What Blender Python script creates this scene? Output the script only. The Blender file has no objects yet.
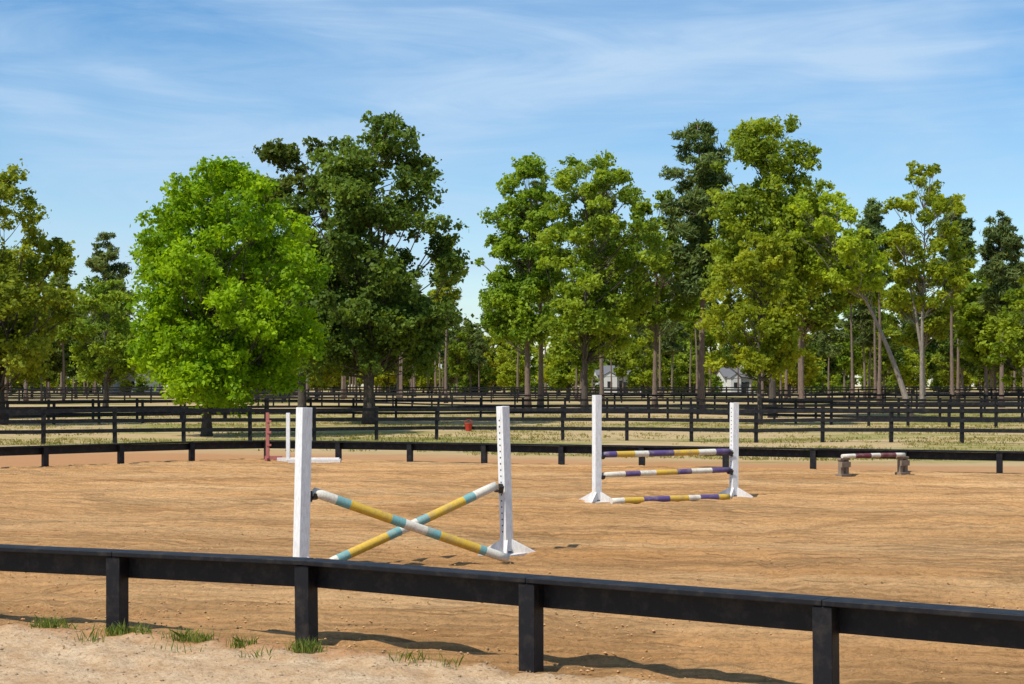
import bpy, math, random
import numpy as np
from mathutils import Vector, Matrix
random.seed(7); rng=np.random.default_rng(11)
scn=bpy.context.scene
scn.view_settings.view_transform='Standard'
scn.view_settings.look='None'
scn.view_settings.exposure=0
def link(o): scn.collection.objects.link(o); return o

# ---------------------------------------------------------------- noise
_T=rng.random((256,256))
def vnoise(x,y):
    x=np.asarray(x,float); y=np.asarray(y,float)
    xi=np.floor(x).astype(int); yi=np.floor(y).astype(int)
    fx=x-xi; fy=y-yi; fx=fx*fx*(3-2*fx); fy=fy*fy*(3-2*fy)
    a=_T[xi%256,yi%256]; b=_T[(xi+1)%256,yi%256]; c=_T[xi%256,(yi+1)%256]; d=_T[(xi+1)%256,(yi+1)%256]
    return (a*(1-fx)+b*fx)*(1-fy)+(c*(1-fx)+d*fx)*fy-0.5
def fbm(x,y,o=4):
    s=0; a=1
    for i in range(o):
        s=s+a*vnoise(np.asarray(x)*2**i+17*i,np.asarray(y)*2**i+31*i); a*=.5
    return s
def smooth(t):
    t=np.clip(t,0,1); return t*t*(3-2*t)
def gz(x,y):
    y=np.asarray(y,float); x=np.asarray(x,float)
    return 0.5*smooth((y-80)/100)+0.10*smooth((y-47)/8)*fbm(x*.12,y*.12,2)

# ---------------------------------------------------------------- materials
def nt(name):
    m=bpy.data.materials.new(name); m.use_nodes=True
    n=m.node_tree; b=n.nodes['Principled BSDF']; return m,n,b
def N(n,t,**k):
    nd=n.nodes.new(t)
    for a,v in k.items(): setattr(nd,a,v)
    return nd
def noise(n,vec,scale,detail=4,rough=.6,dist=0):
    t=N(n,'ShaderNodeTexNoise'); t.inputs['Scale'].default_value=scale; t.inputs['Detail'].default_value=detail
    t.inputs['Roughness'].default_value=rough; t.inputs['Distortion'].default_value=dist
    if vec is not None: n.links.new(vec,t.inputs['Vector'])
    return t.outputs['Fac']
def ramp(n,fac,stops):
    r=N(n,'ShaderNodeValToRGB'); e=r.color_ramp.elements
    while len(e)<len(stops): e.new(.5)
    for i,(p,c) in enumerate(stops):
        e[i].position=p; e[i].color=(c if len(c)==4 else (*c,1)) if hasattr(c,'__len__') else (c,c,c,1)
    n.links.new(fac,r.inputs['Fac']); return r.outputs['Color']
def mix(n,f,a,b,bt='MIX'):
    m=N(n,'ShaderNodeMix',data_type='RGBA',blend_type=bt)
    for s,v in ((0,f),(6,a),(7,b)):
        if hasattr(v,'is_linked'): n.links.new(v,m.inputs[s])
        elif s==0: m.inputs[0].default_value=v
        else: m.inputs[s].default_value=(*v,1)
    return m.outputs[2]
def mapping(n,vec,scale=(1,1,1),rot=(0,0,0)):
    m=N(n,'ShaderNodeMapping'); m.inputs['Scale'].default_value=scale; m.inputs['Rotation'].default_value=rot
    n.links.new(vec,m.inputs['Vector']); return m.outputs[0]
def bump(n,b,h,strength,dist):
    u=N(n,'ShaderNodeBump'); u.inputs['Strength'].default_value=strength; u.inputs['Distance'].default_value=dist
    n.links.new(h,u.inputs['Height']); n.links.new(u.outputs[0],b.inputs['Normal']); return u
def obj_co(n): return N(n,'ShaderNodeTexCoord').outputs['Object']
def pos_co(n): return N(n,'ShaderNodeNewGeometry').outputs['Position']

def paint(name,col,dirt=(.25,.17,.10),amt=.35,rough=.5,low=False,spec=.4):
    m,n,b=nt(name); co=obj_co(n)
    f=ramp(n,noise(n,co,7,5,.7),[(.48,0),(.72,amt)])
    f2=ramp(n,noise(n,mapping(n,co,(14,14,3)),4,4,.7),[(.3,.75),(.8,1.1)])
    c=mix(n,f,col,dirt); c=mix(n,1.0,c,f2,'MULTIPLY')
    if low:
        z=N(n,'ShaderNodeSeparateXYZ'); n.links.new(pos_co(n),z.inputs[0])
        mr=N(n,'ShaderNodeMapRange'); mr.inputs[1].default_value=.40; mr.inputs[2].default_value=0; mr.inputs[3].default_value=0; mr.inputs[4].default_value=.6
        n.links.new(z.outputs[2],mr.inputs[0]); 
        mm=N(n,'ShaderNodeMath',operation='MULTIPLY'); n.links.new(mr.outputs[0],mm.inputs[0]); n.links.new(noise(n,co,9,5,.7),mm.inputs[1])
        c=mix(n,mm.outputs[0],c,(.42,.27,.15))
    n.links.new(c,b.inputs['Base Color']); b.inputs['Roughness'].default_value=rough
    b.inputs['Specular IOR Level'].default_value=spec
    bump(n,b,noise(n,mapping(n,co,(20,20,5)),3,4,.7),.25,.01)
    return m
M_black=paint('black_fence_paint',(.006,.006,.009),(.045,.038,.032),.7,.55,low=False,spec=.28)
M_white=paint('white_paint',(.84,.84,.83),(.5,.42,.32),.25,.5,low=True)
M_cream=paint('pole_white',(.74,.69,.58),(.4,.28,.18),.7,.55)
M_teal=paint('pole_teal',(.17,.38,.38),(.45,.40,.3),.7,.55)
M_yel=paint('pole_yellow',(.68,.43,.05),(.4,.28,.15),.7,.55)
M_pur=paint('pole_purple',(.11,.07,.20),(.3,.25,.2),.7,.55)
M_mar=paint('pole_maroon',(.16,.04,.05),(.35,.25,.2),.5,.6)
M_red=paint('red_plastic',(.62,.05,.03),(.3,.1,.08),.3,.45)
M_redf=paint('faded_red_paint',(.42,.13,.11),(.4,.2,.15),.5,.6)
M_wood=paint('weathered_wood',(.26,.19,.13),(.12,.09,.06),.7,.8)
M_dark=paint('dark_metal',(.03,.03,.03),(.08,.06,.05),.4,.4)
M_roof=paint('shingle_roof',(.16,.16,.17),(.18,.16,.15),.4,.8)
M_siding=paint('white_siding',(.70,.70,.69),(.65,.62,.57),.3,.7)
M_glass,_n,_b=nt('window_glass'); _b.inputs['Base Color'].default_value=(.03,.035,.04,1); _b.inputs['Roughness'].default_value=.15

def leafmat(name,c1,c2,trans=.38):
    m,n,b=nt(name)
    at=N(n,'ShaderNodeAttribute',attribute_name='tint')
    oi=N(n,'ShaderNodeObjectInfo')
    c=ramp(n,at.outputs['Fac'],[(0,c1),(1,c2)])
    hs=N(n,'ShaderNodeHueSaturation'); mr=N(n,'ShaderNodeMapRange'); mr.inputs[3].default_value=.478; mr.inputs[4].default_value=.512
    n.links.new(oi.outputs['Random'],mr.inputs[0]); n.links.new(mr.outputs[0],hs.inputs['Hue'])
    mr2=N(n,'ShaderNodeMapRange'); mr2.inputs[3].default_value=.85; mr2.inputs[4].default_value=1.18
    fr=N(n,'ShaderNodeMath',operation='FRACT'); ml=N(n,'ShaderNodeMath',operation='MULTIPLY'); ml.inputs[1].default_value=7.31
    n.links.new(oi.outputs['Random'],ml.inputs[0]); n.links.new(ml.outputs[0],fr.inputs[0]); n.links.new(fr.outputs[0],mr2.inputs[0]); n.links.new(mr2.outputs[0],hs.inputs['Value'])
    n.links.new(c,hs.inputs['Color'])
    b.inputs['Roughness'].default_value=.55; b.inputs['Specular IOR Level'].default_value=.15
    n.links.new(hs.outputs[0],b.inputs['Base Color'])
    t=N(n,'ShaderNodeBsdfTranslucent'); 
    tc=mix(n,1.0,hs.outputs[0],(1.8,1.65,.6),'MULTIPLY'); n.links.new(tc,t.inputs['Color'])
    mx=N(n,'ShaderNodeMixShader'); mx.inputs[0].default_value=trans
    n.links.new(b.outputs[0],mx.inputs[1]); n.links.new(t.outputs[0],mx.inputs[2])
    n.links.new(mx.outputs[0],n.nodes['Material Output'].inputs[0]); return m
L_bright=leafmat('spring_leaves',(.10,.20,.007),(.31,.45,.013),.48)
L_oak=leafmat('oak_leaves',(.050,.085,.013),(.17,.23,.034),.38)
L_mid=leafmat('mid_leaves',(.10,.165,.015),(.31,.39,.038),.45)
L_yel=leafmat('yellow_green_leaves',(.15,.21,.014),(.42,.47,.040),.48)
L_pine=leafmat('pine_needles',(.07,.11,.032),(.20,.25,.075),.32)
L_grass=leafmat('grass_blades',(.16,.18,.04),(.42,.36,.14),.3)
L_tuft=leafmat('green_grass_blades',(.07,.15,.02),(.26,.30,.07),.3)
def bark(name,c1,c2):
    m,n,b=nt(name); co=obj_co(n)
    f=noise(n,mapping(n,co,(5,5,1.2)),3,4,.7)
    n.links.new(ramp(n,f,[(.3,c1),(.7,c2)]),b.inputs['Base Color']); b.inputs['Roughness'].default_value=.9
    bump(n,b,f,.8,.06); return m
B_dark=bark('dark_bark',(.03,.024,.02),(.11,.09,.07))
B_pine=bark('pine_bark',(.09,.06,.045),(.25,.18,.14))
B_pale=bark('pale_bark',(.15,.125,.105),(.37,.31,.26))

# ---------------------------------------------------------------- mesh builder
class MB:
    def __init__(s): s.v=[];s.f=[];s.m=[];s.sm=[]
    def add(s,vs,fs,mi=0,smf=False):
        o=len(s.v); s.v+= [tuple(v) for v in vs]
        for f in fs: s.f.append(tuple(i+o for i in f)); s.m.append(mi); s.sm.append(smf)
    def box(s,c,h,R=None,mi=0):
        R=R or Matrix.Identity(3); c=Vector(c)
        vs=[c+R@Vector((x*h[0],y*h[1],z*h[2])) for x in(-1,1) for y in(-1,1) for z in(-1,1)]
        s.add(vs,[(0,1,3,2),(4,6,7,5),(0,4,5,1),(2,3,7,6),(0,2,6,4),(1,5,7,3)],mi)
    def beam(s,p0,p1,w,h,mi=0):
        p0=Vector(p0);p1=Vector(p1);d=p1-p0;L=d.length;x=d.normalized()
        y=Vector((0,0,1)).cross(x).normalized(); z=x.cross(y)
        R=Matrix((x,y,z)).transposed(); s.box((p0+p1)/2,(L/2,w/2,h/2),R,mi)
    def tube(s,pts,rad,n=8,mi=0,cap=True,mis=None):
        pts=[Vector(p) for p in pts]; vs=[]; up=None
        for i,p in enumerate(pts):
            d=(pts[min(i+1,len(pts)-1)]-pts[max(i-1,0)]).normalized()
            if up is None: up=d.orthogonal().normalized()
            up=(up-d*up.dot(d)).normalized(); w=d.cross(up)
            for k in range(n):
                a=2*math.pi*k/n; vs.append(p+(up*math.cos(a)+w*math.sin(a))*rad[i])
        o=len(s.v); s.v+=[tuple(v) for v in vs]
        for i in range(len(pts)-1):
            for k in range(n):
                k2=(k+1)%n
                s.f.append((o+i*n+k,o+i*n+k2,o+(i+1)*n+k2,o+(i+1)*n+k)); s.m.append(mis[i] if mis else mi); s.sm.append(True)
        if cap:
            s.f.append(tuple(o+k for k in range(n))[::-1]); s.m.append(mis[0] if mis else mi); s.sm.append(False)
            s.f.append(tuple(o+(len(pts)-1)*n+k for k in range(n))); s.m.append(mis[-1] if mis else mi); s.sm.append(False)
    def obj(s,name,mats,parent=None,bevel=0,loc=None):
        me=bpy.data.meshes.new(name); me.from_pydata(s.v,[],s.f)
        for m in mats: me.materials.append(m)
        me.polygons.foreach_set('material_index',s.m); me.polygons.foreach_set('use_smooth',s.sm); me.update()
        o=link(bpy.data.objects.new(name,me))
        if parent: o.parent=parent
        if loc: o.location=loc
        if bevel:
            b=o.modifiers.new('bevel','BEVEL'); b.width=bevel; b.segments=2; b.limit_method='ANGLE'
        return o
def empty(name,loc=(0,0,0),rotz=0):
    e=link(bpy.data.objects.new(name,None)); e.location=loc; e.rotation_euler=(0,0,rotz); e.empty_display_size=.3; return e
def grid_obj(name,X,Y,Z,mat,smoothf=True):
    ny,nx=X.shape
    me=bpy.data.meshes.new(name)
    co=np.stack([X,Y,Z],-1).reshape(-1,3).astype(np.float32)
    i=np.arange(ny*nx).reshape(ny,nx)
    q=np.stack([i[:-1,:-1],i[:-1,1:],i[1:,1:],i[1:,:-1]],-1).reshape(-1,4)
    me.vertices.add(len(co)); me.vertices.foreach_set('co',co.ravel())
    me.loops.add(q.size); me.loops.foreach_set('vertex_index',q.ravel().astype(np.int32))
    me.polygons.add(len(q)); me.polygons.foreach_set('loop_start',np.arange(0,q.size,4,dtype=np.int32))
    me.polygons.foreach_set('use_smooth',np.ones(len(q),bool))
    me.materials.append(mat); me.update(calc_edges=True); me.validate()
    return link(bpy.data.objects.new(name,me))

# ---------------------------------------------------------------- layout
nearL=[(-26,22.0),(-5.15,14.2),(-3.33,13.5),(-1.65,12.85),(.14,11.70),(2.06,10.49),(3.95,9.3),(26,-4.6)]
farL=[(-26,27.0),(-12.4,40.5),(-9.0,43.9),(-7.6,44.9),(-6.2,44.9),(11.1,37.75),(26,31.5)]
def interp(L,x): return np.interp(x,[p[0] for p in L],[p[1] for p in L])

# ---------------------------------------------------------------- ground
def ground_mat():
    m,n,b=nt('ground'); p=pos_co(n)
    s=N(n,'ShaderNodeSeparateXYZ'); n.links.new(p,s.inputs[0])
    a=N(n,'ShaderNodeMath',operation='MULTIPLY_ADD'); n.links.new(s.outputs[0],a.inputs[0]); a.inputs[1].default_value=.41; n.links.new(s.outputs[1],a.inputs[2])
    nz=noise(n,mapping(n,p,(.35,1,1)),.5,4,.6)
    a2=N(n,'ShaderNodeMath',operation='MULTIPLY_ADD'); n.links.new(nz,a2.inputs[0]); a2.inputs[1].default_value=7; n.links.new(a.outputs[0],a2.inputs[2])
    mr=N(n,'ShaderNodeMapRange',interpolation_type='SMOOTHSTEP'); n.links.new(a2.outputs[0],mr.inputs[0]); mr.inputs[1].default_value=46.5; mr.inputs[2].default_value=52
    d=ramp(n,noise(n,p,2.2,6,.7),[(.25,(.38,.22,.105)),(.45,(.53,.36,.21)),(.75,(.65,.50,.33))])
    d=mix(n,ramp(n,noise(n,p,24,5,.7),[(.46,0),(.66,.65)]),d,(.30,.17,.08))
    v=N(n,'ShaderNodeMath',operation='MULTIPLY_ADD'); n.links.new(s.outputs[0],v.inputs[0]); v.inputs[1].default_value=.42; n.links.new(s.outputs[1],v.inputs[2])
    v2=N(n,'ShaderNodeMath',operation='MULTIPLY_ADD'); n.links.new(noise(n,p,1.6,5,.7),v2.inputs[0]); v2.inputs[1].default_value=1.0; n.links.new(v.outputs[0],v2.inputs[2])
    mrr=N(n,'ShaderNodeMapRange',interpolation_type='SMOOTHSTEP'); n.links.new(v2.outputs[0],mrr.inputs[0]); mrr.inputs[1].default_value=11.95; mrr.inputs[2].default_value=12.5; mrr.inputs[4].default_value=.85
    d=mix(n,mrr.outputs[0],d,(.42,.20,.08))
    g=ramp(n,noise(n,mapping(n,p,(1,.6,1)),.9,6,.7),[(.25,(.13,.16,.03)),(.5,(.27,.25,.07)),(.75,(.42,.33,.14))])
    g=mix(n,ramp(n,noise(n,p,6,5,.75),[(.35,0),(.7,.45)]),g,(.12,.13,.03))
    dry=ramp(n,noise(n,mapping(n,p,(.4,1.1,1)),.13,6,.7),[(.43,0),(.52,.85)])
    g=mix(n,dry,g,(.50,.35,.19))
    c=mix(n,mr.outputs[0],d,g)
    n.links.new(c,b.inputs['Base Color']); b.inputs['Roughness'].default_value=.95; b.inputs['Specular IOR Level'].default_value=.1
    bump(n,b,noise(n,p,30,4,.75),.8,.03)
    return m
def axis(segs):
    return np.concatenate([np.arange(a,b,st) for a,b,st in segs])
xs=axis([(-1500,-200,100),(-200,-60,14),(-60,-8,1.5),(-8,5,.05),(5,60,1.5),(60,200,14),(200,1501,100)])
ys=axis([(-300,-20,40),(-20,9,1.2),(9,15.2,.05),(15.2,30,1.0),(30,48,.4),(48,200,2.0),(200,400,15),(400,2200,120)])
X,Y=np.meshgrid(xs,ys)
inside=smooth((Y-(interp(nearL,X)-.16-.12*fbm(X*1.3,Y*1.3,3)))/.22)*(1-smooth((Y-(interp(farL,X)+.5))/.5))
inside=np.where(np.abs(X)>26,0,inside)
out_near=(Y<interp(nearL,X)+.3)
Zo=gz(X,Y)+np.where(out_near,.035+.05*fbm(X*.9,Y*.9,3)+.05*fbm(X*5,Y*5,3),.02)
Z=Zo*(1-inside)+(-.05)*inside
grid_obj('ground',X,Y,Z,ground_mat())

def arena_mat():
    m,n,b=nt('arena_sand'); p=pos_co(n)
    rot=mapping(n,p,(1,1,1),(0,0,math.radians(12)))
    big=noise(n,mapping(n,rot,(.12,.45,1)),1.0,4,.65)
    streak=noise(n,mapping(n,rot,(.20,6.5,1)),1.7,6,.75,.12)
    fine=noise(n,mapping(n,rot,(.8,1.3,1)),22,5,.85)
    wv=N(n,'ShaderNodeTexWave',wave_type='BANDS',bands_direction='Y',wave_profile='SIN')
    wv.inputs['Scale'].default_value=1.3; wv.inputs['Distortion'].default_value=3.0; wv.inputs['Detail'].default_value=3; wv.inputs['Detail Scale'].default_value=.3; wv.inputs['Detail Roughness'].default_value=.6
    n.links.new(mapping(n,rot,(.15,1,1)),wv.inputs['Vector'])
    c=ramp(n,big,[(.3,(.56,.290,.110)),(.5,(.64,.358,.152)),(.72,(.70,.43,.205))])
    c=mix(n,1.0,c,ramp(n,streak,[(.32,.55),(.5,.97),(.7,1.12)]),'MULTIPLY')
    c=mix(n,1.0,c,ramp(n,fine,[(.32,.60),(.5,1.0),(.7,1.15)]),'MULTIPLY')
    c=mix(n,.9,c,ramp(n,wv.outputs['Fac'],[(.0,.70),(.25,.94),(1,1.05)]),'MULTIPLY')
    n.links.new(c,b.inputs['Base Color']); b.inputs['Roughness'].default_value=.95; b.inputs['Specular IOR Level'].default_value=.1
    h=N(n,'ShaderNodeMath',operation='ADD'); n.links.new(fine,h.inputs[0]); n.links.new(streak,h.inputs[1])
    bump(n,b,h.outputs[0],1.0,.05)
    return m
ax=axis([(-26,-14,.3),(-14,14,.07),(14,26.1,.3)])
t=np.linspace(0,1,900)**1.4
AX=np.tile(ax,(len(t),1)); y0=interp(nearL,ax)-.45; y1=interp(farL,ax)+.9
AY=y0+(y1-y0)*t[:,None]
w=fbm(AX*.3,AY*.3,3)
ph=(AY+.22*AX+.35*w)
amp=.5+1.8*np.clip(fbm(AX*.25+9,AY*.7,3)+.5,0,1)
AZ=.008+.015*amp*np.sin(ph*2*np.pi/.26)+.010*amp*np.sin(ph*2*np.pi/.78+2*w)+.030*fbm(AX*3.2,AY*7,3)+.055*fbm(AX*7+5,AY*8,2)*np.clip(fbm(AX*.6,AY*.8,2)+.35,0,1)+.025*fbm(AX*.3,AY*.8,2)
for (cx,cy,rx,ry,wd) in [(-1.2,18.8,4.6,3.6,.16),(2.8,29,6.0,5.0,.2),(1.5,22,10,8.5,.2),(0,25,13,11,.25)]:
    rr_=np.sqrt(((AX-cx)/rx)**2+((AY-cy)/ry)**2); dd=(rr_-1)*min(rx,ry)+.5*fbm(AX*.5,AY*.5,2)
    AZ-= .032*np.exp(-(dd/wd)**2)*(1+.9*fbm(AX*3.5,AY*3.5,2))
edge=np.clip(np.minimum(t[:,None]*30,(1-t[:,None])*30),0,1)
AZ=AZ*edge
grid_obj('riding_arena_sand',AX,AY,AZ,arena_mat())

# ---------------------------------------------------------------- arena fences
def arena_fence(name,posts,H,side,bev):
    b=MB()
    for i,(x,y) in enumerate(posts):
        j=min(i+1,len(posts)-1); k=max(i-1,0)
        d=Vector((posts[j][0]-posts[k][0],posts[j][1]-posts[k][1],0)).normalized(); nrm=Vector((-d.y,d.x,0))
        R=Matrix((d,nrm,Vector((0,0,1)))).transposed()
        lean=random.uniform(-.012,.012)
        b.box((x,y,(H-.045-.25)/2),(.068,.068,(H-.045+.25)/2),Matrix.Rotation(lean,3,'Y')@R)
    for (x0,y0),(x1,y1) in zip(posts[:-1],posts[1:]):
        d=Vector((x1-x0,y1-y0,0)).normalized(); nrm=Vector((-d.y,d.x,0))*side
        g=d*.0015; dz=random.uniform(-.006,.006)
        p0=Vector((x0,y0,0))+g;p1=Vector((x1,y1,0))-g
        z=H-.045-.095
        b.beam(p0+nrm*.092+Vector((0,0,z)),p1+nrm*.092+Vector((0,0,z+dz)),.042,.185)
        b.beam(p0+nrm*.022+Vector((0,0,H-.02)),p1+nrm*.022+Vector((0,0,H-.02)),.21,.04)
    return b.obj(name,[M_black],bevel=bev)
near_posts=[(-16.4,18.45),(-14.5,17.7),(-12.65,17.0),(-10.8,16.3),(-8.9,15.6),(-7.0,14.9),(-5.15,14.2),(-3.33,13.5),(-1.65,12.85),(.14,11.70),(2.06,10.49),(3.95,9.3),(5.85,8.1),(7.75,6.9),(9.65,5.7),(11.6,4.5)]
arena_fence('arena_fence',near_posts,.70,1,.006)
def resample(L,sp):
    L=[Vector(p) for p in L]; acc=0; out=[L[0].copy()]
    for a,b in zip(L[:-1],L[1:]):
        seg=(b-a).length; pos=sp-acc
        while pos<=seg: out.append(a+(b-a)*(pos/seg)); pos+=sp
        acc=seg-(pos-sp)
    return [(p.x,p.y) for p in out]
arena_fence('arena_fence',resample([(-26,27.0),(-12.4,40.5),(-9.0,43.9),(-7.6,44.9),(-6.2,44.9),(11.1,37.75),(26,31.5)],2.2),.55,1,0)

def pasture_fence(L,H=1.28,boards=3,sp=2.44):
    b=MB(); P=resample(L,sp)
    for x,y in P:
        z=float(gz(x,y)); b.box((x,y,z+H/2-.1),(.065,.065,H/2+.12),Matrix.Rotation(random.uniform(-.015,.015),3,'Y'))
    for (x0,y0),(x1,y1) in zip(P[:-1],P[1:]):
        z0=float(gz(x0,y0));z1=float(gz(x1,y1))
        d=Vector((x1-x0,y1-y0,0)).normalized(); nr=Vector((d.y,-d.x,0))*.088
        for k in range(boards):
            h=H-.10-k*(H-.22)/boards
            dz=random.uniform(-.012,.012)
            b.beam(Vector((x0,y0,z0+h))+nr+d*.002,Vector((x1,y1,z1+h+dz))+nr-d*.002,.03,.135)
    return b.obj('pasture_fence',[M_black])
pasture_fence([(-40,50),(-17.6,55),(-3,61.5),(6,60),(16.7,56),(40,47.5)])
pasture_fence([(-60,86),(-10,92),(60,95)])
pasture_fence([(-80,148),(0,150),(90,146)],1.35)
pasture_fence([(9,92.5),(22,76),(46,66)])
pasture_fence([(-44,70),(-30,80),(-14,91)])
pasture_fence([(-90,182),(90,185)],1.4,4)
pasture_fence([(-30,148),(-4,118),(40,116),(60,124)],1.3)

# ---------------------------------------------------------------- jumps
def standard(parent,name,x,y,H,rot,lean=0,post=.062,inward=1):
    b=MB(); 
    b.box((0,0,H/2+.03),(post,post,H/2-.03))
    for k in range(4):
        a=math.radians(45+90*k); R=Matrix.Rotation(a,3,'Z')
        t=.02
        L=.36
        prof=[(post*1.02,.0),(L,.0),(L,.035),(L-.03,.05),(post*1.02,.20)]
        vs=[R@Vector((px,sy*t,pz+.005)) for sy in(-1,1) for px,pz in prof]
        n=len(prof)
        b.add(vs,[tuple(range(n)),tuple(range(2*n-1,n-1,-1))]+[(i,n+i,n+(i+1)%n,(i+1)%n) for i in range(n)])
    b.box((0,0,.018),(.19,.19,.015))
    o=b.obj(name,[M_white],parent,.004)
    h=MB(); sx=inward
    h.box((sx*(post+.0015),0,H*.56),(.002,.02,H*.40),None,0)
    zz=.3
    while zz<H-.1:
        h.tube([(sx*(post+.001),0,zz),(sx*(post+.006),0,zz)],[.011,.011],8,1); 
        zz+=.076
    t=h.obj(name+'_cup_track',[M_white,M_dark],o)
    o.location=(x,y,0.0); o.rotation_euler=(0,lean,rot)
    return o
def pole(parent,name,p0,p1,r,pat,mats):
    p0=Vector(p0);p1=Vector(p1);L=(p1-p0).length
    tot=sum(w for w,_ in pat); s=0; pts=[];mis=[];rad=[]
    b=MB()
    for w,mi in pat:
        n=max(2,int(w/tot*10))
        for k in range(n): pts.append(s+(w/tot)*k/n); mis.append(mi)
        s+=w/tot
    pts.append(1)
    P=[]
    sag=random.uniform(-.006,.006)
    for tt in pts: P.append((tt*L-L/2,0,sag*math.sin(math.pi*tt)))
    rad=[r*(1+random.uniform(-.012,.012)) for _ in P]; rad[0]=r*.93; rad[-1]=r*.93
    b.tube(P,rad,18,0,True,mis)
    o=b.obj(name,mats,parent)
    x=(p1-p0).normalized(); y=Vector((0,0,1)).cross(x).normalized(); z=x.cross(y)
    R=Matrix((x,y,z)).transposed().to_4x4(); o.matrix_local=Matrix.Translation((p0+p1)/2)@R
    return o
def cup(parent,name,p,d):
    b=MB()
    pts=[(0,math.cos(math.pi+math.pi*k/8)*.068,math.sin(math.pi+math.pi*k/8)*.068) for k in range(9)]
    for q0,q1 in zip(pts[:-1],pts[1:]):
        b.box(((0),(q0[1]+q1[1])/2,(q0[2]+q1[2])/2),(.035,.016,.006),Matrix.Rotation(math.atan2(q1[2]-q0[2],q1[1]-q0[1]),3,'X'))
    b.box((.04,0,-.03),(.006,.035,.06))
    o=b.obj(name,[M_dark],parent); o.location=p; o.rotation_euler=(0,0,d)
    return o
WTY=[M_cream,M_teal,M_yel]; PAT=[(.13,0),(.08,1),(.24,2),(.08,1),(.13,0),(.08,1),(.24,2),(.04,1),(.14,0)]
J=empty('cross_rail_jump')
rj=math.atan2(19.7-17.75,-.07+2.33)
standard(J,'left_standard',-2.345,17.75,1.85,rj,math.radians(1.5),.066,1)
standard(J,'right_standard',-.06,19.7,1.84,rj,math.radians(-2.2),.058,-1)
pole(J,'striped_pole_front',(-2.22,17.85,.91),(-.05,18.75,.065),.055,PAT,WTY)
pole(J,'striped_pole_rear',(-2.08,18.35,.065),(-.20,19.56,.87),.055,[(.04,0),(.07,1),(.24,2),(.08,1),(.11,0),(.07,1),(.24,2),(.07,1),(.15,0)],WTY)
cup(J,'left_cup',(-2.22,17.87,.89),rj+math.pi); cup(J,'right_cup',(-.17,19.6,.86),rj)

J=empty('vertical_jump'); rj=math.atan2(1.26,2.63)
standard(J,'left_standard',1.51,28.47,1.92,rj,0,.064,1)
standard(J,'right_standard',4.12,29.73,1.77,rj,math.radians(.5),.062,-1)
PYW=[M_cream,M_pur,M_yel]
pole(J,'top_pole',(1.62,28.5,.86),(4.03,29.66,.87),.055,[(.10,1),(.14,2),(.11,0),(.2,1),(.2,2),(.14,0),(.12,1)],PYW)
pole(J,'middle_pole',(1.62,28.5,.50),(4.03,29.66,.53),.05,[(.2,0),(.14,1),(.15,0),(.2,2),(.14,1),(.2,0),(.18,1)],PYW)
pole(J,'ground_pole',(1.74,28.02,.065),(3.95,29.10,.065),.055,[(.1,0),(.16,2),(.22,1),(.16,2),(.1,0),(.16,1),(.1,2)],PYW)
for i,(x,y,z) in enumerate([(1.60,28.49,.85),(4.04,29.67,.86),(1.60,28.49,.49),(4.04,29.67,.52)]):
    cup(J,'cup_%d'%(i+1),(x,y,z),rj+(math.pi if i%2==0 else 0))

J=empty('low_rail_jump')
for nm,x,y in(('left_stand',7.5,36.2),('right_stand',9.02,36.95)):
    b=MB(); 
    for s in(-1,1):
        b.box((s*.09,0,.2),(.045,.045,.2)); 
    b.box((0,0,.045),(.17,.09,.045)); b.box((0,-.068,.30),(.15,.02,.06)); b.box((0,0,.425),(.16,.06,.024))
    o=b.obj(nm,[M_wood],J,.004); o.location=(x,y,0); o.rotation_euler=(0,0,.45+.2)
pole(J,'rail',(7.45,36.12,.49),(9.05,36.9,.49),.05,[(.2,0),(.25,1),(.15,0),(.25,1),(.15,0)],[M_cream,M_mar])

J=empty('old_jump')
b=MB(); b.box((0,0,.68),(.045,.045,.66)); b.box((.16,0,.1),(.24,.03,.05)); b.box((0,0,.05),(.03,.32,.05))
for z in(.45,.8,1.1): b.box((.05,-.055,z),(.06,.012,.03))
o=b.obj('red_standard',[M_redf],J,.004); o.location=(-6.72,44.0,0)
b=MB(); b.box((0,0,.68),(.05,.05,.66)); b.box((.0,0,.06),(.3,.03,.06)); b.box((0,0,.04),(.03,.32,.04))
o=b.obj('white_standard',[M_white],J,.004); o.location=(-6.1,43.6,0)
b=MB(); b.box((0,0,.06),(.70,.16,.05)); b.box((0,0,.13),(.66,.03,.02))
o=b.obj('white_base_box',[M_white],J,.004); o.location=(-5.3,43.0,0)

# red bucket hanging on the pasture fence
E=empty('red_bucket',(-1.66,61.15,.34)); E.scale=(.8,.8,.85)
b=MB(); b.tube([(0,0,0),(0,0,.03),(0,0,.34),(0,0,.36)],[.13,.14,.19,.205],20)
for k in range(8):
    a0=math.pi*k/8; a1=math.pi*(k+1)/8
    b.tube([(.19*math.cos(a0),0,.35+.17*math.sin(a0)),(.19*math.cos(a1),0,.35+.17*math.sin(a1))],[.008,.008],6)
b.obj('body',[M_red],E)

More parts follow.
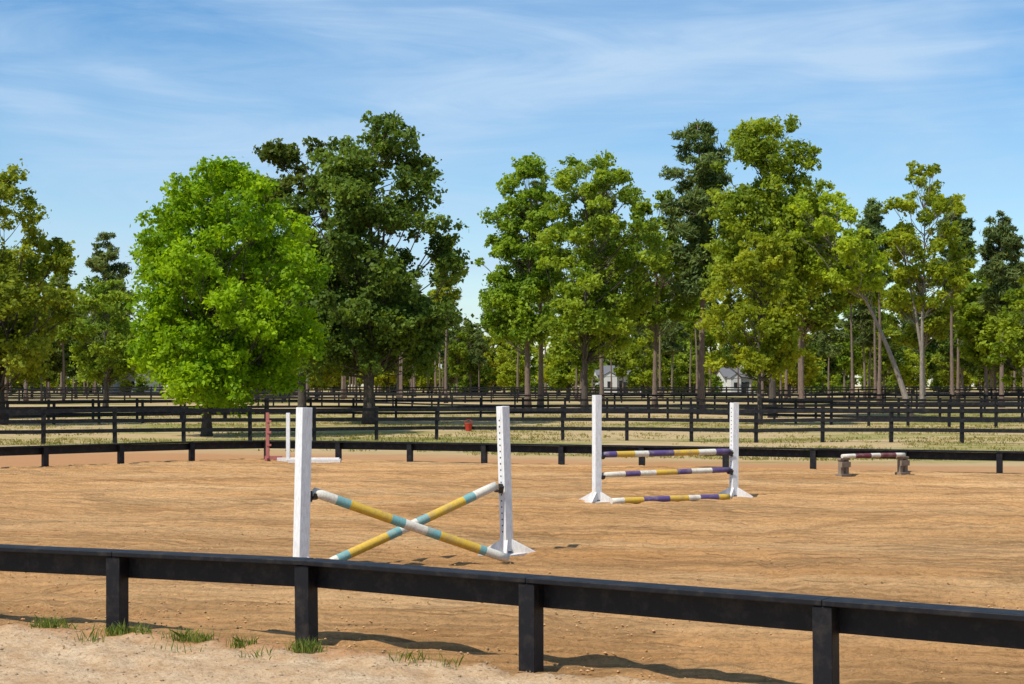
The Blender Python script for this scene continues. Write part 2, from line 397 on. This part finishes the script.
# ---------------------------------------------------------------- houses
HS=[(18.6,280),(-65,275),(40.5,290)]
def house(x,y,w,d,h,rh,rot):
    z=float(gz(x,y)); E=empty('white_house',(x,y,z),rot)
    b=MB(); b.box((0,0,h/2),(w/2,d/2,h/2)); 
    b.add([(-w/2,-d/2,h),(-w/2,d/2,h),(-w/2,0,h+rh)],[(0,1,2)]); b.add([(w/2,-d/2,h),(w/2,d/2,h),(w/2,0,h+rh)],[(0,2,1)])
    b.box((-w*.3,-d/2-1.2,h*.45),(w*.16,1.2,h*.45)); b.obj('walls',[M_siding],E)
    r=MB()
    for s in(-1,1):
        vs=[(-w/2-.4,s*(d/2+.5),h-.2),(w/2+.4,s*(d/2+.5),h-.2),(w/2+.4,0,h+rh+.05),(-w/2-.4,0,h+rh+.05)]
        vs+= [(a,b2,c+.15) for a,b2,c in vs]
        r.add(vs,[(0,1,2,3),(7,6,5,4),(0,4,5,1),(1,5,6,2),(2,6,7,3),(3,7,4,0)])
    px=-w*.3; yy=-d/2-2.6; zz=h*.9
    r.add([(px-w*.19,yy,zz),(px,yy,zz+rh*.6),(px+w*.19,yy,zz),(px-w*.19,0,zz),(px,0,zz+rh*.6),(px+w*.19,0,zz)],[(0,1,4,3),(1,2,5,4)])
    r.obj('roof',[M_roof],E)
    g=MB(); g.add([(px-w*.17,yy+.15,zz),(px,yy+.15,zz+rh*.53),(px+w*.17,yy+.15,zz)],[(0,2,1)]); g.obj('porch_gable',[M_siding],E)
    g=MB()
    for k in range(3):
        xx=w*.0+k*w*.2; g.box((xx,-d/2-.02,h*.52),(.32,.03,.55))
    g.box((px,-d/2-2.42,h*.5),(.4,.03,.5)); g.obj('windows',[M_glass],E)
    g=MB(); g.box((w*.1,-d/2-.03,1.05),(.42,.03,1.05)); g.obj('door',[M_dark],E)
    g=MB(); g.box((w*.2,0,h+rh+.1),(.3,.3,.6)); g.obj('chimney',[M_siding],E)
house(HS[0][0],HS[0][1],8,6,3.4,1.4,.1)
house(HS[1][0],HS[1][1],7,7,3.2,1.6,-.2)
house(HS[2][0],HS[2][1],6,6,3.2,1.4,.2)

# ---------------------------------------------------------------- trees
def leaves(P,size,upb,out,aspect):
    n=len(P)
    nr=rng.normal(size=(n,3)); nr[:,2]+=upb*2
    nr+=out*.8
    nr/=np.linalg.norm(nr,axis=1)[:,None]
    a=rng.normal(size=(n,3)); a-=nr*(a*nr).sum(1)[:,None]; a/=np.linalg.norm(a,axis=1)[:,None]
    b=np.cross(nr,a); s=(size*(.6+.8*rng.random(n)))[:,None]
    V=np.stack([P-a*s*.5,P+b*s*aspect*.5-a*s*.08,P+a*s*.5,P-b*s*aspect*.5+a*s*.05],1)
    return V.reshape(-1,3)
def make_tree_mesh(name,h,R,cb,kind='round',leafm=L_mid,barkm=B_dark,nleaf=20000,lsize=.2,trunk_r=.2,seed=0,lean=(0,0),offx=0,puffs=55,density=.75,forks=1,pmin=.14,pmax=.33,lump_s=1.0,spread=.72):
    rr=np.random.default_rng(seed+100); random.seed(seed)
    b=MB()
    ph1,ph2=rr.random(2)*6
    def axisp(z):
        t=z/h; wob=.015*h*(t)
        return Vector((lean[0]*t*t*h*.6+lean[0]*t*h*.4+wob*math.sin(t*5+ph1), lean[1]*t*h+wob*math.cos(t*4+ph2)*.8-wob*math.cos(ph2)*.8, z))
    top=.95 if kind=='pine' else .84
    zs=np.linspace(0,h*top,14)
    pts=[axisp(z) for z in zs]; pts[0]=axisp(0)+Vector((0,0,-.2))
    rad=[trunk_r*((1-.9*(z/(h*top)))*(1+.5*math.exp(-z/.5))) for z in zs]
    b.tube(pts,rad,10,0)
    C=[];PR=[]; tries=0
    nl_=9
    lob=rr.normal(size=(nl_,3)); lob/=np.linalg.norm(lob,axis=1)[:,None]; lw=rr.uniform(-.38,.30,nl_)*lump_s
    while len(C)<puffs and tries<6000:
        tries+=1; t=rr.random()
        if kind=='pine': prof=(.45+.75*t if t<.4 else .95*(1-t)**.6+.08)
        elif kind=='tall': prof=(math.sin(math.pi*min(1,(t*.80+.14)))**.6)
        else: prof=(math.sin(math.pi*min(1,(t*.76+.19)))**.62)
        if rr.random()>prof+.15: continue
        a=rr.random()*2*math.pi; q=math.sqrt(rr.random())
        if kind!='pine': q=q**.75
        dirv=np.array([math.cos(a),math.sin(a),(t-.5)*1.6]); dirv/=np.linalg.norm(dirv)
        lump=1+sum(lw[i]*max(0,dirv@lob[i])**3 for i in range(nl_))
        pr=R*rr.uniform(pmin,pmax)*(1 if kind!='pine' else .85)*(1.0-.4*t)
        r=max(0,R*prof*q*lump-pr*.3)
        z=cb+(h-cb)*t; z=min(z,h-pr*.6)
        A=axisp(min(z,h*.9))
        c=np.array([A.x+offx*(1-abs(t-.4))+r*math.cos(a),A.y+r*math.sin(a),z])
        if rr.random()>density+.3 and q>.6: continue
        C.append(c);PR.append(pr)
    C=np.array(C);PR=np.array(PR)
    for c,pr in zip(C,PR):
        hd=math.hypot(c[0]-axisp(c[2]).x,c[1]-axisp(c[2]).y)
        z0=max(cb*.75,c[2]-(.1 if kind=='pine' else rr.uniform(.5,1.1))*hd-.2); z0=min(z0,h*top*.97)
        p0=axisp(z0); p1=Vector(c)
        m=(p0+p1)/2+Vector((rr.normal()*.06*hd,rr.normal()*.06*hd,-.05*hd if kind=='pine' else -.10*hd))
        r0=min(trunk_r*.32,.012+.012*(p1-p0).length)*(1-.4*z0/h)
        q1=p0.lerp(m,.5)+Vector((rr.normal(),rr.normal(),rr.normal()))*.05*hd; q2=m.lerp(p1,.5)+Vector((rr.normal(),rr.normal(),rr.normal()))*.05*hd
        b.tube([p0,q1,m,q2,p1],[r0,r0*.8,r0*.6,r0*.4,r0*.2],5,0,False)
        for _ in range(2):
            e=p1+Vector((rr.normal(),rr.normal(),abs(rr.normal())*.6))*pr*.6
            b.tube([q2,q2.lerp(e,.5)+Vector((0,0,.1*pr)),e],[r0*.35,r0*.25,.006],4,0,False)
    for k in range(forks-1):
        a=rr.random()*6.28; e=Vector((math.cos(a)*R*.55,math.sin(a)*R*.3,h*.75))
        z0=cb*rr.uniform(.25,.7)
        b.tube([axisp(z0),axisp(z0).lerp(e,.3)+Vector((0,0,.3)),axisp(z0).lerp(e,.65),e],[trunk_r*.7,trunk_r*.5,trunk_r*.3,trunk_r*.08],8,0,False)
    w=PR**2.0; w/=w.sum(); cnt=(w*nleaf).astype(int)
    PP=[];OO=[];TT=[]
    for c,pr,k in zip(C,PR,cnt):
        ns=16; d=rr.normal(size=(ns,3)); d/=np.linalg.norm(d,axis=1)[:,None]; sc=c+d*np.array([1.1,1.1,.8])*pr*(rr.random((ns,1))**.35)*1.08
        idx=rr.integers(0,ns,k); sr=pr*(.16+.26*rr.random(ns))
        g=rr.normal(size=(k,3)); gn=g/(np.linalg.norm(g,axis=1)[:,None]+1e-9)
        P=sc[idx]+g*np.array([1,1,.7 if kind!='pine' else .5])*(sr[idx]*spread)[:,None]
        PP.append(P);OO.append(gn)
        pt=rr.uniform(.1,.75); TT.append(np.clip(pt+rr.normal(size=k)*.16+ .3*(rr.random(ns)-.5)[idx],0,1))
    P=np.concatenate(PP);O=np.concatenate(OO);T=np.concatenate(TT)
    V=leaves(P,lsize*np.ones(len(P)),.35,O,.66 if kind!='pine' else .22)
    tv=np.array(b.v,dtype=np.float32); nt_=len(tv)
    me=bpy.data.meshes.new(name)
    allv=np.concatenate([tv,V]).astype(np.float32)
    nl=len(P); tl=[i for f in b.f for i in f]; ts=np.cumsum([0]+[len(f) for f in b.f])[:-1]
    lv=np.concatenate([np.array(tl),nt_+np.arange(nl*4)]).astype(np.int32)
    ls=np.concatenate([ts,len(tl)+4*np.arange(nl)]).astype(np.int32)
    me.vertices.add(len(allv)); me.vertices.foreach_set('co',allv.ravel())
    me.loops.add(len(lv)); me.loops.foreach_set('vertex_index',lv)
    me.polygons.add(len(ls)); me.polygons.foreach_set('loop_start',ls)
    mi=np.concatenate([np.zeros(len(b.f)),np.ones(nl)]).astype(np.int32); me.polygons.foreach_set('material_index',mi)
    me.polygons.foreach_set('use_smooth',mi==0)
    me.materials.append(barkm); me.materials.append(leafm)
    me.update(calc_edges=True)
    at=me.attributes.new('tint','FLOAT','FACE'); at.data.foreach_set('value',np.concatenate([np.zeros(len(b.f)),T]).astype(np.float32))
    return me
def tree(name,x,y,h,R,cb,rot=0,**k):
    me=make_tree_mesh(name,h,R,cb,**k)
    o=link(bpy.data.objects.new(name,me)); o.location=(x,y,float(gz(x,y))); o.rotation_euler=(0,0,rot); return o
S=dict(pmin=.11,pmax=.27,spread=.9)
tree('maple_tree',-12.6,66,11.2,4.35,2.0,kind='round',leafm=L_bright,nleaf=72000,lsize=.19,trunk_r=.19,seed=3,puffs=150,density=.95,offx=.7,forks=2,lump_s=.5,pmin=.12,pmax=.3)
tree('oak_tree',-7.5,84,16.3,4.4,3.2,kind='round',leafm=L_oak,nleaf=60000,lsize=.24,trunk_r=.30,seed=5,puffs=130,density=.8,offx=-.1,forks=3,lump_s=.8)
tree('oak_tree',-11.8,90,16.0,3.9,4.0,kind='tall',leafm=L_oak,nleaf=36000,lsize=.25,trunk_r=.25,seed=8,puffs=95,density=.75,pmin=.12,pmax=.3)
tree('oak_tree',-26.9,84,13.4,4.0,2.4,kind='round',leafm=L_mid,nleaf=38000,lsize=.23,trunk_r=.25,seed=12,puffs=95,density=.7,**S)
tree('oak_tree',-31.5,124,10.0,3.4,2.8,leafm=L_mid,nleaf=16000,lsize=.28,trunk_r=.2,seed=13,puffs=55)
tree('pine_tree',-38,150,16.0,3.2,5,kind='pine',leafm=L_pine,barkm=B_pine,nleaf=22000,lsize=.5,trunk_r=.2,seed=14,puffs=80,spread=.9)
tree('sweetgum_tree',1.2,120,19.0,3.7,5.5,kind='tall',leafm=L_mid,barkm=B_pine,nleaf=31000,lsize=.28,trunk_r=.24,seed=15,puffs=125,density=.65,offx=-.9,**S)
tree('pine_tree',2.2,124,18.5,2.6,9,kind='pine',leafm=L_pine,barkm=B_pine,nleaf=12000,lsize=.5,trunk_r=.22,seed=16,puffs=60,spread=.9)
tree('sweetgum_tree',5.1,112,18.0,4.1,4.8,kind='tall',leafm=L_mid,nleaf=38000,lsize=.26,trunk_r=.24,seed=17,puffs=135,density=.65,offx=.9,forks=2,**S)
tree('oak_tree',10.9,122,16.5,3.1,6.0,kind='tall',leafm=L_mid,barkm=B_pine,nleaf=19000,lsize=.28,trunk_r=.22,seed=18,puffs=90,density=.65,**S)
tree('pine_tree',13.6,115,21.8,3.6,8.5,kind='pine',leafm=L_pine,barkm=B_pine,nleaf=30000,lsize=.50,trunk_r=.27,seed=19,puffs=115,pmin=.14,pmax=.30,spread=.95)
tree('oak_tree',16.3,100,18.6,4.5,7.5,kind='round',leafm=L_mid,barkm=B_dark,nleaf=44000,lsize=.26,trunk_r=.25,seed=20,puffs=130,density=.75,forks=2,lump_s=.8,pmin=.12,pmax=.29,spread=.85)
tree('young_maple_tree',12.7,82,9.8,2.8,3.0,kind='round',leafm=L_yel,barkm=B_dark,nleaf=25000,lsize=.21,trunk_r=.13,seed=21,puffs=90,density=.8,offx=.2,pmin=.12,pmax=.3)
tree('oak_tree',20.3,112,15.0,3.5,6.0,kind='tall',leafm=L_mid,barkm=B_pine,nleaf=22000,lsize=.27,trunk_r=.2,seed=22,puffs=90,**S)
tree('leaning_tree',24.2,97,13.6,2.9,8.2,kind='round',leafm=L_yel,barkm=B_pale,nleaf=14000,lsize=.24,trunk_r=.20,seed=23,puffs=70,density=.7,lean=(-.55,0),forks=1,**S)
tree('sweetgum_tree',28.2,110,17.2,2.9,7.5,kind='tall',leafm=L_yel,barkm=B_pale,nleaf=15000,lsize=.25,trunk_r=.17,seed=24,puffs=80,density=.6,forks=2,**S)
tree('pine_tree',39.8,130,16.2,2.6,8,kind='pine',leafm=L_pine,barkm=B_pine,nleaf=15000,lsize=.48,trunk_r=.2,seed=25,puffs=70,spread=.95)
tree('pine_tree',36.6,133,17.6,2.4,9.5,kind='pine',leafm=L_pine,barkm=B_pine,nleaf=12000,lsize=.48,trunk_r=.18,seed=35,puffs=60,spread=.95)
tree('pine_tree',31.2,136,18.3,2.5,10,kind='pine',leafm=L_pine,barkm=B_pine,nleaf=12000,lsize=.48,trunk_r=.18,seed=36,puffs=60,spread=.95)
tree('young_maple_tree',31.6,95,8.6,2.7,2.4,kind='round',leafm=L_yel,nleaf=16000,lsize=.23,trunk_r=.14,seed=26,puffs=65,pmin=.12,pmax=.3)
tree('sweetgum_tree',36.0,140,13.0,3.0,5.5,kind='tall',leafm=L_mid,barkm=B_pale,nleaf=14000,lsize=.28,trunk_r=.2,seed=29,puffs=75,**S)
tree('pine_tree',25.2,140,17.8,2.8,9,kind='pine',leafm=L_pine,barkm=B_pine,nleaf=15000,lsize=.52,trunk_r=.2,seed=30,puffs=65,spread=.95)
tree('pine_tree',7.6,135,19,2.8,10,kind='pine',leafm=L_pine,barkm=B_pine,nleaf=14000,lsize=.52,trunk_r=.2,seed=31,puffs=65,spread=.95)
tree('oak_tree',-38,95,15,4.5,4,leafm=L_oak,nleaf=16000,lsize=.33,trunk_r=.25,seed=27,puffs=60)
tree('oak_tree',41,100,15,4.5,4,leafm=L_mid,nleaf=16000,lsize=.33,trunk_r=.25,seed=28,puffs=60)

D=empty('distant_trees')
protos=[]
for i,(k,lm,bm,h,R,cb,nl,ls) in enumerate([('pine',L_pine,B_pine,17,2.8,8.5,5500,.80),('tall',L_mid,B_pine,14,3.2,5.0,6500,.48),('round',L_yel,B_dark,10,3.4,2.0,6500,.46),('tall',L_oak,B_pine,13,3.4,4.0,6500,.48),('pine',L_mid,B_pine,19,2.8,11.0,5000,.80),('round',L_mid,B_dark,8,3.6,.6,7000,.46)]):
    protos.append(make_tree_mesh('woodland_tree_%d'%i,h,R,cb,kind=k,leafm=lm,barkm=bm,nleaf=nl,lsize=ls,trunk_r=.19,seed=40+i,puffs=60,spread=.9))
random.seed(5); cnt=0
def inst(pi,x,y,s):
    global cnt
    o=link(bpy.data.objects.new('woodland_tree',protos[pi])); o.parent=D; o.location=(x,y,float(gz(x,y))); o.rotation_euler=(0,0,random.uniform(0,6.28))
    o.scale=(s*random.uniform(.9,1.15),s*random.uniform(.9,1.15),s*random.uniform(.88,1.1)); cnt+=1
for ymin,ymax,num,ws in[(140,175,46,[4,4,1,2,4,0]),(175,230,90,[5,4,2,2,5,0]),(235,300,130,[3,3,3,2,3,3]),(300,380,170,[3,4,3,3,4,4]),(380,420,90,[0,2,6,1,0,8])]:
    for k in range(num):
        y=random.uniform(ymin,ymax); x=random.uniform(-.44,.44)*y
        hit=False
        for hx,hy in HS:
            if y<hy+8 and abs(x/y-hx/hy)<.015 : hit=True
        if hit: continue
        s=random.uniform(.62,1.0)*(1 if y<240 else 1.15)
        if -.045<x/y<-.015: s*=.8
        inst(random.choices(range(6),ws)[0],x,y,s)
# garden trees and shrubs around the houses, partly screening them
for hx,hy in HS:
    inst(4,hx-2.6,hy-22,.8); inst(0,hx+1.2,hy-30,.85)
    inst(5,hx+4.6,hy-14,.42); inst(5,hx-5.2,hy-12,.38); inst(2,hx+1.8,hy-13,.30); inst(1,hx-1.0,hy-26,.7)

# ---------------------------------------------------------------- grass
def blades(name,P,hgt,wid,mat,spread=.5):
    n=len(P); a=rng.random(n)*6.283; d=np.stack([np.cos(a),np.sin(a),0*a],1); l=rng.normal(size=(n,3))*spread; l[:,2]=1
    h=(hgt*(.4+.9*rng.random(n)))[:,None]; w=wid*(.6+.8*rng.random(n))[:,None]
    top=P+l*h; mid=P+l*h*.55*np.array([.6,.6,1.0])
    V=np.stack([P-d*w*.5,P+d*w*.5,mid+d*w*.4,top,mid-d*w*.4],1).reshape(-1,3).astype(np.float32)
    me=bpy.data.meshes.new(name); me.vertices.add(n*5); me.vertices.foreach_set('co',V.ravel())
    me.loops.add(n*5); me.loops.foreach_set('vertex_index',np.arange(n*5,dtype=np.int32))
    me.polygons.add(n); me.polygons.foreach_set('loop_start',(5*np.arange(n)).astype(np.int32)); me.update(calc_edges=True)
    at=me.attributes.new('tint','FLOAT','FACE'); at.data.foreach_set('value',rng.random(n).astype(np.float32)**1.3)
    me.materials.append(mat); return link(bpy.data.objects.new(name,me))
n=15000; yy=44+66*rng.random(n)**1.2; xx=(rng.random(n)-.5)*.8*yy
keep=(yy+.41*xx>44.5+2.5)&(yy>interp(farL,xx)+2.2)&(fbm(xx*.2,yy*.25,3)+.12*rng.normal(size=n)>.06)
xx=xx[keep];yy=yy[keep]; k=9
xx=np.repeat(xx,k)+rng.normal(size=len(xx)*k)*.12; yy=np.repeat(yy,k)+rng.normal(size=len(yy)*k)*.12
blades('pasture_grass',np.stack([xx,yy,gz(xx,yy)+.0],1),.10,.035,L_grass,.5)
tp=[]
for (x,y,r,k) in [(-3.95,13.62,.05,150),(-3.78,13.55,.03,40),(-3.22,13.22,.06,220),(-3.02,13.1,.04,90),(-2.66,12.93,.05,130),(-2.48,12.86,.03,70),(-2.12,12.62,.04,90),(-1.60,12.42,.05,220),(-.75,12.0,.08,40),(-.5,11.7,.06,20),(-2.6,12.4,.1,20),(-1.9,12.1,.05,30),(-5.5,13.7,.1,200),(-3.4,12.9,.06,30)]:
    q=rng.normal(size=(k,2))*r*np.array([1.3,.9]); tp.append(np.stack([x+q[:,0],y+q[:,1],np.full(k,.03)],1))
blades('grass_tufts',np.concatenate(tp),.095,.007,L_tuft,.42)
M_peb=paint('pebbles',(.36,.26,.16),(.18,.12,.07),.6,.9)
b=MB(); ico=[(0,0,1),(.9,0,.3),(.28,.85,.3),(-.72,.53,.3),(-.72,-.53,.3),(.28,-.85,.3),(.1,.1,-.8)]
icf=[(0,1,2),(0,2,3),(0,3,4),(0,4,5),(0,5,1),(6,2,1),(6,3,2),(6,4,3),(6,5,4),(6,1,5)]
for i in range(2400):
    x=random.uniform(-6,1); y=interp(nearL,x)-.12-random.random()**1.5*2.2; s=random.uniform(.003,.010) if random.random()<.90 else random.uniform(.012,.022)
    a=random.random()*6.28; ca,sa=math.cos(a),math.sin(a)
    zz=.035+.05*float(fbm(x*.9,y*.9,3))+.05*float(fbm(x*5,y*5,3))
    b.add([(x+(ca*p-sa*q*.7)*s,y+(sa*p+ca*q*.7)*s,zz+r*s*.7) for p,q,r in ico],icf)
b.obj('gravel',[M_peb])
b=MB()
for i in range(5500):
    x=random.uniform(-11,9); t_=random.random()**1.6; y0_=float(interp(nearL,x)); y=y0_+.1+t_*18; s=random.uniform(.006,.022)
    a=random.random()*6.28; ca,sa=math.cos(a),math.sin(a)
    b.add([(x+(ca*p-sa*q*.7)*s,y+(sa*p+ca*q*.7)*s,.014+r*s*.7) for p,q,r in ico],icf)
b.obj('arena_clods',[paint('sand_clods',(.56,.32,.14),(.38,.20,.09),.5,.9)])

# ---------------------------------------------------------------- sky + sun
EL=54; AZ_=math.radians(226)
w=bpy.data.worlds.new('World'); scn.world=w; w.use_nodes=True; n=w.node_tree
bg=n.nodes['Background']; sk=N(n,'ShaderNodeTexSky',sky_type='NISHITA'); sk.sun_disc=False; sk.sun_elevation=math.radians(EL); sk.sun_rotation=AZ_
sk.air_density=1.0; sk.dust_density=.3; sk.ozone_density=2.8
hs=N(n,'ShaderNodeHueSaturation'); hs.inputs['Saturation'].default_value=1.28; hs.inputs['Value'].default_value=1.42; n.links.new(sk.outputs[0],hs.inputs['Color'])
tc=N(n,'ShaderNodeTexCoord').outputs['Generated']
c1=noise(n,mapping(n,tc,(1.3,1.3,4.5),(.12,.34,.3)),1.9,5,.5,.7)
c2=noise(n,mapping(n,tc,(2.0,2.0,13),(.1,.40,.1)),2.3,7,.62,1.1)
cc=mix(n,.4,c1,c2)
f=ramp(n,cc,[(.40,.0),(.51,.32),(.64,.85)])
c=mix(n,f,hs.outputs[0],(5.4,7.2,9.3))
n.links.new(c,bg.inputs['Color']); bg.inputs['Strength'].default_value=.10
sd=bpy.data.lights.new('sun','SUN'); sd.energy=5.0; sd.angle=math.radians(.53); sd.color=(1,.95,.85)
so=link(bpy.data.objects.new('sun',sd)); e=math.radians(EL)
dirv=Vector((math.sin(AZ_)*math.cos(e),math.cos(AZ_)*math.cos(e),math.sin(e)))
so.rotation_euler=dirv.to_track_quat('Z','Y').to_euler(); so.location=dirv*50

cam=bpy.data.cameras.new('camera'); co=link(bpy.data.objects.new('camera',cam)); scn.camera=co
co.location=(0,0,2.1); co.rotation_euler=(math.radians(90),0,0)
cam.sensor_width=36; cam.lens=36*1600/1024; cam.shift_y=43/1024; cam.clip_end=4000; cam.clip_start=.05
print('instances',cnt)
